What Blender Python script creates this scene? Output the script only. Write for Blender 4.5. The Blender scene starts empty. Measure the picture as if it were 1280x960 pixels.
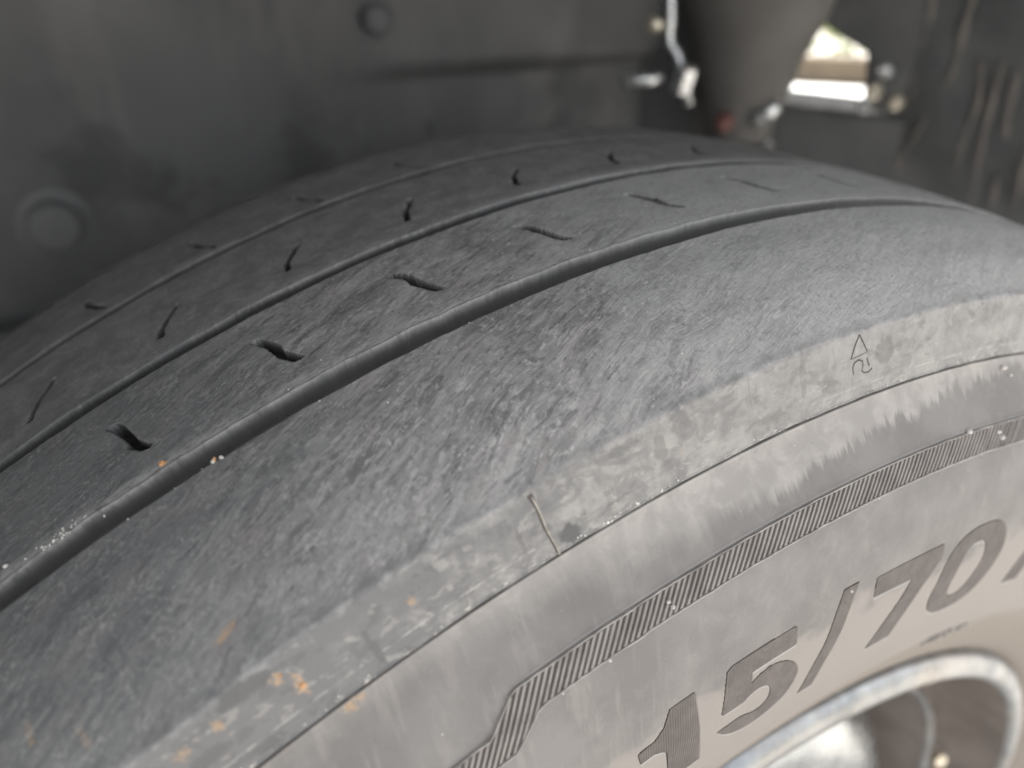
import bpy, bmesh, math, random
import numpy as np
from mathutils import Matrix, Vector, noise as mnoise
random.seed(4); rng = np.random.default_rng(7)
SC = bpy.context.scene
COL = SC.collection
R = math.radians

# ------------------------------------------------------------------ camera
cam_d = bpy.data.cameras.new("camera"); cam = bpy.data.objects.new("camera", cam_d); COL.objects.link(cam)
SC.camera = cam
rx = Vector((0.87188218, -0.48971569, 0.0)); ux = Vector((0.24498818, 0.43617314, 0.86587169)); zx = Vector((-0.42403096, -0.75493810, 0.50026614))
M = Matrix.Identity(4)
for i in range(3):
    M[i][0] = rx[i]; M[i][1] = ux[i]; M[i][2] = zx[i]
M.translation = (-0.13349376, -0.17608453, 0.75503130)
cam.matrix_world = M
cam_d.sensor_width = 36; cam_d.lens = 26.03; cam_d.clip_start = 0.005; cam_d.clip_end = 500
cam_d.dof.use_dof = True; cam_d.dof.focus_distance = 0.146; cam_d.dof.aperture_fstop = 8.5

# ------------------------------------------------------------------ light
SUN_EL, SUN_AZ = 48.0, 62.0          # sun behind the car: azimuth measured from +Y towards +X
world = bpy.data.worlds.new("World"); SC.world = world; world.use_nodes = True
wn = world.node_tree; bg = wn.nodes["Background"]
sky = wn.nodes.new("ShaderNodeTexSky"); sky.sky_type = 'NISHITA'; sky.sun_disc = False
sky.sun_elevation = R(SUN_EL); sky.sun_rotation = R(SUN_AZ); sky.dust_density = 4.0; sky.air_density = 1.0; sky.ozone_density = 0.6
hs = wn.nodes.new("ShaderNodeHueSaturation"); hs.inputs['Saturation'].default_value = 0.22   # thin bright cloud greys the sky
mxw = wn.nodes.new("ShaderNodeMix"); mxw.data_type = 'RGBA'; mxw.blend_type = 'MULTIPLY'; mxw.inputs[0].default_value = 1.0; mxw.inputs[7].default_value = (1.0, .985, .962, 1)
wn.links.new(sky.outputs[0], hs.inputs['Color']); wn.links.new(hs.outputs[0], mxw.inputs[6]); wn.links.new(mxw.outputs[2], bg.inputs[0]); bg.inputs[1].default_value = 0.15
sun_d = bpy.data.lights.new("sun", 'SUN'); sun_d.energy = 2.3; sun_d.angle = R(0.6); sun_d.color = (1.0, 0.95, 0.88)
sun = bpy.data.objects.new("sun", sun_d); COL.objects.link(sun)
sd = Vector((math.cos(R(SUN_EL)) * math.sin(R(SUN_AZ)), math.cos(R(SUN_EL)) * math.cos(R(SUN_AZ)), math.sin(R(SUN_EL))))
sun.rotation_euler = sd.to_track_quat('Z', 'Y').to_euler()
vs = SC.view_settings
vs.view_transform = 'Standard'; vs.look = 'None'; vs.gamma = 1.0; vs.exposure = 1.88; vs.use_curve_mapping = False
SC.cycles.max_bounces = 8; SC.cycles.diffuse_bounces = 5

# ------------------------------------------------------------------ helpers
def tag(o, label=None, cat=None, group=None, kind=None):
    if label: o['label'] = label
    if cat: o['category'] = cat
    if group: o['group'] = group
    if kind: o['kind'] = kind
    return o

def link(name, me, parent=None, mat=None, smooth=False):
    me.name = name
    o = bpy.data.objects.new(name, me); COL.objects.link(o)
    if mat: me.materials.append(mat)
    if smooth:
        me.polygons.foreach_set('use_smooth', [True] * len(me.polygons))
    if parent: o.parent = parent
    return o

def empty(name, loc=(0, 0, 0)):
    o = bpy.data.objects.new(name, None); COL.objects.link(o); o.location = loc; o.empty_display_size = .05
    return o

class MB:
    """small mesh collector in world coordinates"""
    def __init__(s): s.bm = bmesh.new()
    def box(s, c, size, rot=None, bevel=0.0, seg=2):
        r = bmesh.ops.create_cube(s.bm, size=1.0)
        vs_ = r['verts']
        bmesh.ops.scale(s.bm, vec=size, verts=vs_)
        if bevel > 0:
            es = list({e for v in vs_ for e in v.link_edges})
            q = bmesh.ops.bevel(s.bm, geom=es, offset=bevel, segments=seg, affect='EDGES', profile=.5)
            vs_ = list({v for f in q['faces'] for v in f.verts} | {v for v in vs_ if v.is_valid})
        m = Matrix.Translation(c) @ (rot.to_4x4() if rot else Matrix.Identity(4))
        bmesh.ops.transform(s.bm, matrix=m, verts=vs_)
    def rings(s, rings, closed=True, caps=True):
        """rings: list of lists of points (same count) lofted"""
        V = [[s.bm.verts.new(p) for p in r] for r in rings]
        n = len(V[0])
        for i in range(len(V) - 1):
            for j in range(n if closed else n - 1):
                s.bm.faces.new((V[i][j], V[i][(j + 1) % n], V[i + 1][(j + 1) % n], V[i + 1][j]))
        if caps and closed:
            s.bm.faces.new(V[0][::-1]); s.bm.faces.new(V[-1])
        return V
    def tube(s, pts, rad, n=12):
        pts = [Vector(p) for p in pts]; rr = rad if hasattr(rad, '__len__') else [rad] * len(pts)
        rg = []; up = Vector((.12, .31, .94)).normalized()
        for i, p in enumerate(pts):
            t = (pts[min(i + 1, len(pts) - 1)] - pts[max(i - 1, 0)]).normalized()
            a = t.cross(up).normalized(); b = t.cross(a).normalized()
            rg.append([p + rr[i] * (a * math.cos(k * 2 * math.pi / n) + b * math.sin(k * 2 * math.pi / n)) for k in range(n)])
        s.rings(rg)
    def lathe(s, c, axis, prof, n=32, caps=True):
        """prof: (distance along axis, radius)"""
        ax = Vector(axis).normalized(); a = ax.orthogonal().normalized(); b = ax.cross(a)
        s.rings([[Vector(c) + ax * h + r * (a * math.cos(k * 2 * math.pi / n) + b * math.sin(k * 2 * math.pi / n)) for k in range(n)] for h, r in prof], caps=caps)
    def build(s, name, mat, parent=None, smooth=False, auto=None):
        bmesh.ops.recalc_face_normals(s.bm, faces=s.bm.faces)
        me = bpy.data.meshes.new(name); s.bm.to_mesh(me); s.bm.free()
        o = link(name, me, parent, mat, smooth)
        if auto:
            me.set_sharp_from_angle(angle=R(auto))
        return o

def catmull(pts, n=8):
    pts = [Vector(p) for p in pts]; out = []
    P = [pts[0] * 2 - pts[1]] + pts + [pts[-1] * 2 - pts[-2]]
    for i in range(1, len(P) - 2):
        for k in range(n):
            t = k / n
            out.append(.5 * ((2 * P[i]) + (-P[i - 1] + P[i + 1]) * t + (2 * P[i - 1] - 5 * P[i] + 4 * P[i + 1] - P[i + 2]) * t * t + (-P[i - 1] + 3 * P[i] - 3 * P[i + 1] + P[i + 2]) * t ** 3))
    out.append(pts[-1]); return out

# 2-D value noise for geometry relief
_tab = rng.random((256, 256))
def vnoise(x, y):
    x = np.asarray(x, float); y = np.asarray(y, float)
    xi = np.floor(x).astype(int); yi = np.floor(y).astype(int)
    fx = x - xi; fy = y - yi; fx = fx * fx * (3 - 2 * fx); fy = fy * fy * (3 - 2 * fy)
    g = lambda a, b: _tab[a & 255, b & 255]
    return (g(xi, yi) * (1 - fx) + g(xi + 1, yi) * fx) * (1 - fy) + (g(xi, yi + 1) * (1 - fx) + g(xi + 1, yi + 1) * fx) * fy
def fbm(x, y, o=4):
    s = 0; a = .5; t = 0
    for k in range(o):
        s = s + a * vnoise(x * 2 ** k + 17.3 * k, y * 2 ** k + 5.1 * k); t += a; a *= .5
    return s / t
def sstep(a, b, x):
    t = np.clip((x - a) / (b - a), 0, 1); return t * t * (3 - 2 * t)

# ------------------------------------------------------------------ material helpers
class NT:
    def __init__(s, name):
        s.m = bpy.data.materials.new(name); s.m.use_nodes = True; s.t = s.m.node_tree
        s.b = s.t.nodes["Principled BSDF"]
    def n(s, typ, ins=None, **kw):
        nd = s.t.nodes.new(typ)
        for k, v in kw.items(): setattr(nd, k, v)
        for k, v in (ins or {}).items(): s.set(nd.inputs[k], v)
        return nd
    def set(s, sock, v):
        if isinstance(v, bpy.types.NodeSocket): s.t.links.new(v, sock)
        elif isinstance(v, bpy.types.Node): s.t.links.new(v.outputs[0], sock)
        else:
            if sock.type == 'RGBA' and hasattr(v, '__len__') and len(v) == 3: v = (*v, 1)
            sock.default_value = v
    def math(s, op, a, b=0.0, c=0.0, clamp=False):
        nd = s.n("ShaderNodeMath", {0: a, 1: b, 2: c}, operation=op); nd.use_clamp = clamp; return nd.outputs[0]
    def noise(s, vec, scale=1.0, detail=4.0, rough=.55, dist=0.0, out='Fac'):
        nd = s.n("ShaderNodeTexNoise", {'Vector': vec, 'Scale': scale, 'Detail': detail, 'Roughness': rough, 'Distortion': dist}); return nd.outputs[out]
    def ramp(s, f, a, b, v0=0.0, v1=1.0):
        nd = s.n("ShaderNodeMapRange", {'Value': f, 'From Min': a, 'From Max': b, 'To Min': v0, 'To Max': v1}, interpolation_type='SMOOTHSTEP'); return nd.outputs[0]
    def mix(s, f, a, b, mode='MIX'):
        nd = s.n("ShaderNodeMix", data_type='RGBA', blend_type=mode)
        s.set(nd.inputs[0], f); s.set(nd.inputs[6], a); s.set(nd.inputs[7], b); return nd.outputs[2]
    def mapping(s, vec, loc=(0, 0, 0), rot=(0, 0, 0), sc=(1, 1, 1)):
        return s.n("ShaderNodeMapping", {'Vector': vec, 'Location': loc, 'Rotation': rot, 'Scale': sc}).outputs[0]
    def bump(s, h, strength=1.0, dist=.001, normal=None):
        nd = s.n("ShaderNodeBump", {'Height': h, 'Strength': strength, 'Distance': dist})
        if normal is not None: s.set(nd.inputs['Normal'], normal)
        return nd.outputs[0]
    def out(s, color=None, rough=None, normal=None, metal=None, spec=None):
        for k, v in (('Base Color', color), ('Roughness', rough), ('Normal', normal), ('Metallic', metal), ('Specular IOR Level', spec)):
            if v is not None: s.set(s.b.inputs[k], v)
        return s.m

def generic(name, c1, c2, scale=30, rough=.6, metal=0.0, bump=.2, bdist=.0005, spec=.5, dust=None, dust_amt=.3):
    k = NT(name); co = k.n("ShaderNodeTexCoord").outputs['Object']
    a = k.noise(co, scale, 6, .6); b = k.noise(co, scale * 7, 3, .6)
    c = k.mix(k.ramp(a, .35, .65), c1, c2)
    if dust:
        c = k.mix(k.math('MULTIPLY', k.ramp(k.noise(co, scale * .35, 6, .65), .4, .7), dust_amt), c, dust)
    k.out(c, k.ramp(b, .2, .8, rough - .1, rough + .1), k.bump(b, bump, bdist), metal, spec)
    return k.m

# ---- rubber: all patterns live in the tyre's own coordinates (UV: mm along the tread, mm across the section)
def rubber(name, letter=False):
    k = NT(name)
    uv = k.n("ShaderNodeUVMap", uv_map="UVMap").outputs[0]
    sp = k.n("ShaderNodeSeparateXYZ", {0: uv}); U, V = sp.outputs[0], sp.outputs[1]
    # low frequency warp so that no pattern runs straight
    wp = k.n("ShaderNodeTexNoise", {'Vector': uv, 'Scale': .045, 'Detail': 3.0}).outputs['Color']
    wv = k.n("ShaderNodeVectorMath", {0: wp, 1: (.5, .5, .5)}, operation='SUBTRACT')
    wv = k.n("ShaderNodeVectorMath", {0: wv, 'Scale': 5.5}, operation='SCALE')
    wuv = k.n("ShaderNodeVectorMath", {0: uv, 1: wv}, operation='ADD').outputs[0]
    st1 = k.noise(k.mapping(k.mapping(wuv, rot=(0, 0, R(25))), sc=(.075, .9, 1)), 1.0, 6, .62)      # long scuffs
    st2 = k.noise(k.mapping(k.mapping(wuv, rot=(0, 0, R(19))), sc=(.22, 2.4, 1)), 1.0, 5, .65)      # fine scuffs
    st3 = k.noise(k.mapping(k.mapping(wuv, rot=(0, 0, R(34))), loc=(31, 7, 0), sc=(.10, .45, 1)), 1.0, 4, .6, .6)
    blot = k.noise(uv, .055, 6, .6); blot2 = k.noise(k.mapping(uv, loc=(70, 9, 3)), .19, 6, .62, .4)
    fine = k.noise(uv, 1.6, 5, .7); fine2 = k.noise(uv, 5.0, 3, .7)
    if letter:
        base = k.mix(k.ramp(blot2, .35, .68), (.118, .104, .098), (.152, .135, .127))
        base = k.mix(k.ramp(fine, .6, .9), base, (.22, .205, .19))
        wv_ = k.n("ShaderNodeTexWave", {'Vector': k.mapping(uv, rot=(0, 0, R(-8))), 'Scale': .42, 'Distortion': .3, 'Detail': 1.0}, wave_type='BANDS', bands_direction='X').outputs['Fac']
        base = k.mix(k.math('MULTIPLY', k.ramp(wv_, .35, .75), k.ramp(U, 44, 36, .10, .5)), base, (.075, .067, .062))
        n1 = k.bump(wv_, .4, .0003)
        nrm = k.bump(fine, .3, .0002, n1)
        return k.out(base, .78, nrm, 0.0, .3)
    tread = k.mix(k.ramp(st1, .36, .66), (.185, .182, .178), (.31, .305, .296))
    big = k.noise(k.mapping(k.mapping(wuv, rot=(0, 0, R(28))), loc=(9, 40, 0), sc=(.045, .14, 1)), 1.0, 5, .62, .4)
    tread = k.mix(k.math('MULTIPLY', k.ramp(big, .49, .64), .55), tread, (.37, .33, .325))
    tread = k.mix(k.math('MULTIPLY', k.ramp(big, .50, .34), .65), tread, (.12, .118, .117))
    where = k.ramp(blot2, .38, .62)                                   # scuffing comes in patches
    tread = k.mix(k.math('MULTIPLY', k.ramp(st2, .50, .62), k.math('MULTIPLY_ADD', where, .38, .08)), tread, (.36, .36, .352))
    tread = k.mix(k.math('MULTIPLY', k.ramp(st3, .50, .72), .4), tread, (.35, .345, .335))
    tread = k.mix(k.math('MULTIPLY', k.ramp(blot, .44, .64), .6), tread, (.34, .336, .328))
    # short torn strokes: sparse, cut off by a patch mask
    for q, (an, sx, sy, t0, c_, am) in enumerate(((24, .13, .80, .56, (.44, .43, .415), .55), (33, .24, 1.0, .57, (.46, .45, .435), .6), (19, .18, .8, .585, (.10, .10, .10), .6), (44, .75, 1.2, .59, (.50, .49, .47), .65), (27, .45, 1.6, .60, (.075, .075, .076), .5))):
        tn = k.noise(k.mapping(k.mapping(wuv, rot=(0, 0, R(an))), loc=(17 * q, 29 * q, 0), sc=(sx, sy, 1)), 1.0, 3, .55, .25)
        pm_ = k.ramp(k.noise(k.mapping(uv, loc=(7 * q, 3, q)), .30, 3, .5), .46, .58)
        tread = k.mix(k.math('MULTIPLY', k.math('MULTIPLY', k.ramp(tn, t0, t0 + .05), pm_), am), tread, c_)
    sw1 = k.noise(k.mapping(k.mapping(wuv, rot=(0, 0, R(30))), loc=(140, 33, 0), sc=(.05, .32, 1)), 1.0, 4, .6, .5)
    tread = k.mix(k.math('MULTIPLY', k.ramp(sw1, .56, .62), .38), tread, (.42, .415, .40))
    tread = k.mix(k.math('MULTIPLY', k.ramp(sw1, .42, .37), .45), tread, (.10, .10, .10))
    # rare bright scratches
    sc_ = k.noise(k.mapping(k.mapping(wuv, rot=(0, 0, R(28))), loc=(3, 91, 0), sc=(.16, 1.9, 1)), 1.0, 2, .5)
    tread = k.mix(k.math('MULTIPLY', k.ramp(sc_, .735, .80), .75), tread, (.42, .42, .41))
    vo = k.n("ShaderNodeTexVoronoi", {'Vector': k.mapping(k.mapping(wuv, rot=(0, 0, R(30))), sc=(.16, .42, 1)), 'Scale': 1.0, 'Randomness': 1.0})
    pick = k.n("ShaderNodeSeparateColor", {0: vo.outputs['Color']})
    nk = k.math('MULTIPLY', k.math('SUBTRACT', 1.0, k.ramp(vo.outputs['Distance'], .05, .13)), k.math('GREATER_THAN', pick.outputs[0], .72))
    tread = k.mix(k.math('MULTIPLY', nk, .8), tread, (.05, .05, .05))
    nk2 = k.math('MULTIPLY', k.math('SUBTRACT', 1.0, k.ramp(vo.outputs['Distance'], .04, .12)), k.math('LESS_THAN', pick.outputs[1], .24))
    tread = k.mix(k.math('MULTIPLY', nk2, .7), tread, (.55, .54, .51))
    # light falloff along the tread painted in: paler to the rear, darker forward
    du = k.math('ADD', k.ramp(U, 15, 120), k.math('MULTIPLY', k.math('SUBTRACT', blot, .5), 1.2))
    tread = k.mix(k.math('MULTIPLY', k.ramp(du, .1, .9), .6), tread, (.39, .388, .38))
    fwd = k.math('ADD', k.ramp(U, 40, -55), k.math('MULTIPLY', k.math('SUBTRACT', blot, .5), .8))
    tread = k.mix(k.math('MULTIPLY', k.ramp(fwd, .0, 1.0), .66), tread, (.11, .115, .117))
    # inner ribs: smoother, browner
    inner = k.mix(k.ramp(blot2, .35, .7), (.165, .162, .159), (.245, .241, .236))
    inner = k.mix(k.math('MULTIPLY', k.ramp(st2, .5, .8), .4), inner, (.27, .268, .262))
    tread = k.mix(k.ramp(V, 8, 15), inner, tread)
    # groove lips rubbed pale
    lipm = k.math('SUBTRACT', 1.0, k.ramp(k.math('ABSOLUTE', k.math('SUBTRACT', V, 50.4)), .6, 2.6))
    lipm = k.math('MULTIPLY', lipm, k.ramp(k.noise(k.mapping(uv, sc=(.35, .9, 1)), 1.0, 4, .7), .30, .62))
    tread = k.mix(k.math('MULTIPLY', lipm, .75), tread, (.40, .395, .385))
    # mottling, then groove walls and floors darkened: shade put into the colour
    mot = k.noise(uv, .95, 5, .72, .3)
    tread = k.mix(k.math('MULTIPLY', k.ramp(mot, .52, .64), k.math('MULTIPLY_ADD', where, .40, .06)), tread, (.42, .415, .40))
    tread = k.mix(k.math('MULTIPLY', k.ramp(mot, .48, .38), k.math('MULTIPLY_ADD', where, .28, .12)), tread, (.10, .10, .102))
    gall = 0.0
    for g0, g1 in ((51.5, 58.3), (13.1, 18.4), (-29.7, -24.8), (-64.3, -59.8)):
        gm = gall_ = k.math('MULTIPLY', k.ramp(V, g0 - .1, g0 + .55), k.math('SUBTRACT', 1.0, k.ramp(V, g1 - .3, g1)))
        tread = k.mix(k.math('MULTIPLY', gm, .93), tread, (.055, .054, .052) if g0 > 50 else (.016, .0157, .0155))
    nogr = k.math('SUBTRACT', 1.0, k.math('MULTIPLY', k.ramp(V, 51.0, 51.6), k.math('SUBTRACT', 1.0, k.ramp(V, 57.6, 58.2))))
    # shoulder edge: pale scraped line
    eV = k.math('ADD', V, k.math('MULTIPLY', k.math('SUBTRACT', k.noise(uv, .35, 4, .6), .5), 5.0))
    em = k.math('SUBTRACT', 1.0, k.ramp(k.math('ABSOLUTE', k.math('SUBTRACT', eV, 95.3)), .0, 1.6))
    tread = k.mix(k.math('MULTIPLY', em, k.ramp(blot2, .3, .6, .15, .6)), tread, (.36, .36, .36))
    # buttress 95..110
    but = k.mix(k.ramp(blot2, .30, .70), (.205, .201, .195), (.30, .291, .279))
    but = k.mix(k.math('MULTIPLY', k.ramp(k.noise(k.mapping(uv, loc=(11, 3, 0), sc=(.11, .20, 1)), 1.0, 6, .6, .8), .53, .66), .6), but, (.145, .142, .139))
    vert = k.noise(k.mapping(uv, sc=(.8, .045, 1)), 1.0, 4, .6)
    but = k.mix(k.math('MULTIPLY', k.ramp(vert, .55, .72), .35), but, (.16, .155, .15))
    but = k.mix(k.math('MULTIPLY', k.ramp(fine, .55, .78), .22), but, (.42, .41, .385))
    # buttress darkened at the lower left: the light's falloff put into the colour
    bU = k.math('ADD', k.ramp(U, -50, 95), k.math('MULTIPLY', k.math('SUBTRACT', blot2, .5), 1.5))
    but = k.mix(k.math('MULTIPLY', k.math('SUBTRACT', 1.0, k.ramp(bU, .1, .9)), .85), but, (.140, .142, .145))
    eW = k.math('ADD', eV, k.math('MULTIPLY', k.math('SUBTRACT', k.noise(k.mapping(uv, loc=(4, 4, 0)), .16, 5, .65), .5), 9.0))
    # hard-edged rubbed patches on the buttress
    rb = k.noise(k.mapping(uv, loc=(21, 8, 0), sc=(.20, .33, 1)), 1.0, 6, .6, .3)
    but = k.mix(k.math('MULTIPLY', k.ramp(rb, .56, .585), k.ramp(U, 90, -20, .12, .5)), but, (.115, .115, .117))
    rb2 = k.noise(k.mapping(uv, loc=(61, 8, 4), sc=(.25, .4, 1)), 1.0, 6, .65, .3)
    but = k.mix(k.math('MULTIPLY', k.ramp(rb2, .58, .61), .35), but, (.38, .365, .34))
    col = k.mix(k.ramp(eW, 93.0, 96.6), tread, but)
    # sidewall 110+
    sw = k.mix(k.ramp(blot, .35, .65), (.168, .160, .153), (.212, .202, .193))
    sw = k.mix(k.math('MULTIPLY', k.ramp(blot2, .5, .75), .3), sw, (.30, .285, .265))
    sx_ = k.noise(k.mapping(k.mapping(uv, rot=(0, 0, R(-14))), sc=(.35, .05, 1)), 1.0, 4, .6)
    sw = k.mix(k.math('MULTIPLY', k.ramp(sx_, .50, .66), k.ramp(U, 60, 10, .05, .4)), sw, (.29, .268, .252))
    # pale dust below the mould line, with a streaky lower fringe
    fr = k.noise(k.mapping(uv, sc=(.55, .03, 1)), 1.0, 5, .62)
    fr2 = k.noise(k.mapping(uv, sc=(.045, .01, 1)), 1.0, 2, .5)
    lim = k.math('ADD', k.math('ADD', 112.5, k.math('MULTIPLY', fr, k.ramp(U, 45, 110, 5.0, 14.0))), k.math('MULTIPLY', fr2, 10.0))
    lim = k.math('ADD', lim, k.ramp(U, -30, 60, -6.5, 1.0))
    lim = k.math('SUBTRACT', lim, k.ramp(U, 60, 150, 2.0, 11.0))
    pm = k.math('SUBTRACT', 1.0, k.ramp(k.math('DIVIDE', k.math('SUBTRACT', V, lim), k.ramp(U, 40, 100, 4.0, 1.1)), -1.0, 1.0))
    pale = k.mix(k.ramp(blot2, .4, .65), (.295, .280, .266), (.375, .355, .335))
    sw = k.mix(k.math('MULTIPLY', pm, k.ramp(U, -35, 40, .28, .82)), sw, pale)
    # beige film towards the rim
    lb = k.math('ADD', 157.5, k.math('MULTIPLY', k.math('SUBTRACT', k.noise(k.mapping(uv, sc=(.05, .06, 1)), 1.0, 4, .55), .5), 26.0))
    sw = k.mix(k.math('MULTIPLY', k.ramp(k.math('SUBTRACT', V, lb), -2.5, 2.5), .85), sw, k.mix(k.ramp(fine, .3, .75), (.262, .240, .220), (.315, .290, .266)))
    sw = k.mix(k.ramp(V, 196, 204), sw, (.235, .205, .178))
    # small scuffs and specks on the sidewall
    sw = k.mix(k.math('MULTIPLY', k.ramp(k.noise(uv, .9, 3, .7), .68, .76), .5), sw, (.45, .43, .40))
    sw = k.mix(k.math('MULTIPLY', k.ramp(k.noise(k.mapping(uv, loc=(5, 5, 5)), .6, 3, .7), .70, .76), .35), sw, (.14, .135, .13))
    # rubbed lines along the raised band edges
    for v0, w, a in ((125.3, .35, .35), (131.7, .45, .6)):
        bm_ = k.math('SUBTRACT', 1.0, k.ramp(k.math('ABSOLUTE', k.math('SUBTRACT', V, v0)), .05, w))
        bm_ = k.math('MULTIPLY', bm_, k.ramp(U, 4, 12))
        sw = k.mix(k.math('MULTIPLY', bm_, a), sw, (.47, .44, .41))
    col = k.mix(k.ramp(V, 109.9, 110.4), col, sw)
    dl = k.math('SUBTRACT', 1.0, k.ramp(k.math('ABSOLUTE', k.math('SUBTRACT', V, 110.28)), .12, .42))
    col = k.mix(k.math('MULTIPLY', dl, k.ramp(k.noise(k.mapping(uv, sc=(.12, .2, 1)), 1.0, 3, .6), .3, .5, .35, .9)), col, (.085, .078, .072))
    rl = k.math('SUBTRACT', 1.0, k.ramp(k.math('ABSOLUTE', k.math('SUBTRACT', k.math('SUBTRACT', V, k.ramp(U, 30, 110, 0.0, 1.0)), 106.3)), .05, .34))
    rg_ = k.math('ADD', k.math('SUBTRACT', 1.0, k.ramp(U, 22, 26)), k.ramp(U, 70, 110))
    col = k.mix(k.math('MULTIPLY', k.math('MULTIPLY', rl, rg_, clamp=True), k.ramp(mm_ := k.noise(k.mapping(uv, sc=(.3, .3, 1)), 1.0, 4, .6), .42, .62, .05, .65)), col, (.40, .39, .37))
    # bits of dry soil caught on the mould line
    mm = k.math('SUBTRACT', 1.0, k.ramp(k.math('ABSOLUTE', k.math('SUBTRACT', V, 109.4)), .1, .9))
    col = k.mix(k.math('MULTIPLY', mm, k.ramp(k.noise(k.mapping(uv, sc=(.5, .8, 1)), 1.0, 4, .75), .55, .68)), col, (.52, .49, .44))
    # stains carried as vertex masks: rust-coloured clay and dark scuffs
    ru = k.n("ShaderNodeAttribute", attribute_name="rust").outputs['Fac']
    rm = k.math('MULTIPLY', ru, k.ramp(k.noise(uv, .8, 5, .7), .38, .55))
    col = k.mix(rm, col, k.mix(k.ramp(fine, .4, .6), (.31, .205, .13), (.40, .30, .21)))
    ds = k.n("ShaderNodeAttribute", attribute_name="scuff").outputs['Fac']
    col = k.mix(k.math('MULTIPLY', ds, k.ramp(blot2, .1, .35)), col, (.10, .10, .10))
    ps = k.n("ShaderNodeAttribute", attribute_name="scratch").outputs['Fac']
    col = k.mix(ps, col, (.40, .40, .39))
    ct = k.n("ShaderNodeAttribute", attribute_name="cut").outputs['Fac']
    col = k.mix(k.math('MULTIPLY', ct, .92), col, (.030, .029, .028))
    # bump
    onT = k.math('SUBTRACT', 1.0, k.ramp(V, 92, 98))
    h = k.math('MULTIPLY', k.math('ADD', k.math('MULTIPLY', st2, 1.0), k.math('MULTIPLY', st1, 1.0)), k.math('MULTIPLY', onT, nogr))
    n1 = k.bump(h, .34, .0006)
    h2 = k.math('MULTIPLY', nogr, k.math('ADD', k.math('MULTIPLY', fine, .5), k.math('MULTIPLY', fine2, .22)))
    n2 = k.bump(h2, .26, .0003, n1)
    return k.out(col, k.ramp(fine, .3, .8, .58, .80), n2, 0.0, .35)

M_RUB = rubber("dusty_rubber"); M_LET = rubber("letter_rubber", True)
M_RIBH = generic("band_rib_rubber", (.205, .188, .178), (.275, .255, .24), 160, .8, 0, .3, .0002, .3)
M_EDGE = generic("band_edge_rubber", (.24, .225, .21), (.38, .36, .335), 220, .8, 0, .3, .0002, .3)
M_DARKR = generic("cut_rubber", (.085, .077, .072), (.125, .115, .108), 200, .9, 0, .2, .0002, .2)
M_SEAM = generic("seam_rubber", (.30, .28, .25), (.50, .47, .42), 300, .7, 0, .3, .0002, .3)
M_RIM = generic("brushed_rim_metal", (.20, .215, .23), (.34, .36, .375), 60, .36, .8, .15, .0003, .5, (.46, .41, .35), .55)
M_BARREL = generic("dusty_rim_barrel", (.17, .145, .13), (.24, .21, .19), 25, .55, .25, .15, .0004, .4, (.30, .25, .21), .4)
M_SPOKE = generic("silver_wheel_paint", (.66, .70, .71), (.78, .81, .82), 40, .35, .25, .08, .0002, .5, (.5, .47, .43), .35)
M_CHROME = generic("dulled_chrome", (.33, .36, .38), (.52, .55, .57), 35, .26, .95, .1, .0003, .5, (.40, .38, .35), .3)
M_PANEL = generic("dusty_wing_panel", (.105, .110, .116), (.14, .145, .149), 9, .55, 0, .3, .001, .4, (.20, .20, .20), .6)
k = NT("splashed_wing_panel"); co = k.n("ShaderNodeTexCoord").outputs['Object']
c_ = k.mix(k.ramp(k.noise(co, 5, 5, .6), .35, .65), (.098, .100, .104), (.138, .140, .142))
c_ = k.mix(k.math('MULTIPLY', k.ramp(k.noise(k.mapping(co, sc=(1, 1, .25)), 22, 5, .65, .5), .50, .66), .32), c_, (.20, .197, .19))
c_ = k.mix(k.math('MULTIPLY', k.ramp(k.noise(co, 13, 4, .6), .60, .70), .6), c_, (.055, .056, .058))
M_PANEL2 = k.out(c_, k.ramp(k.noise(co, 16, 3, .6), .3, .7, .42, .7), k.bump(k.noise(co, 40, 4, .6), .3, .001), 0, .45)
M_LINER = generic("black_plastic_liner", (.095, .104, .110), (.135, .145, .150), 12, .55, 0, .3, .0008, .4, (.22, .22, .22), .3)
M_STREAK = generic("dust_caked_bead", (.17, .158, .150), (.23, .212, .20), 30, .8, 0, .3, .0008, .3)
M_BEAM = generic("black_chassis_paint", (.085, .088, .092), (.12, .123, .126), 20, .6, 0, .3, .0008, .4, (.15, .145, .14), .4)
M_BOOT = generic("brown_grey_rubber_boot", (.165, .157, .148), (.205, .196, .186), 16, .75, 0, .2, .0008, .3, (.17, .155, .14), .5)
M_STEEL = generic("bright_plated_steel", (.70, .71, .72), (.85, .86, .86), 40, .28, .9, .1, .0003, .5)
M_BRASS = generic("warm_plated_fitting", (.62, .55, .42), (.80, .74, .62), 50, .3, .8, .1, .0003, .5)
M_RED = generic("faded_red_rubber", (.20, .085, .07), (.26, .12, .10), 40, .6)
M_BODY = generic("grey_body_paint", (.16, .17, .18), (.19, .20, .21), 4, .35, .1, .02, .0002, .5)
M_GRIT = generic("pale_grit", (.50, .48, .44), (.72, .70, .66), 400, .8, 0, .3, .0003, .3)
M_CLAY = generic("orange_clay_crumb", (.48, .24, .10), (.60, .36, .20), 400, .9, 0, .3, .0003, .2)

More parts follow.
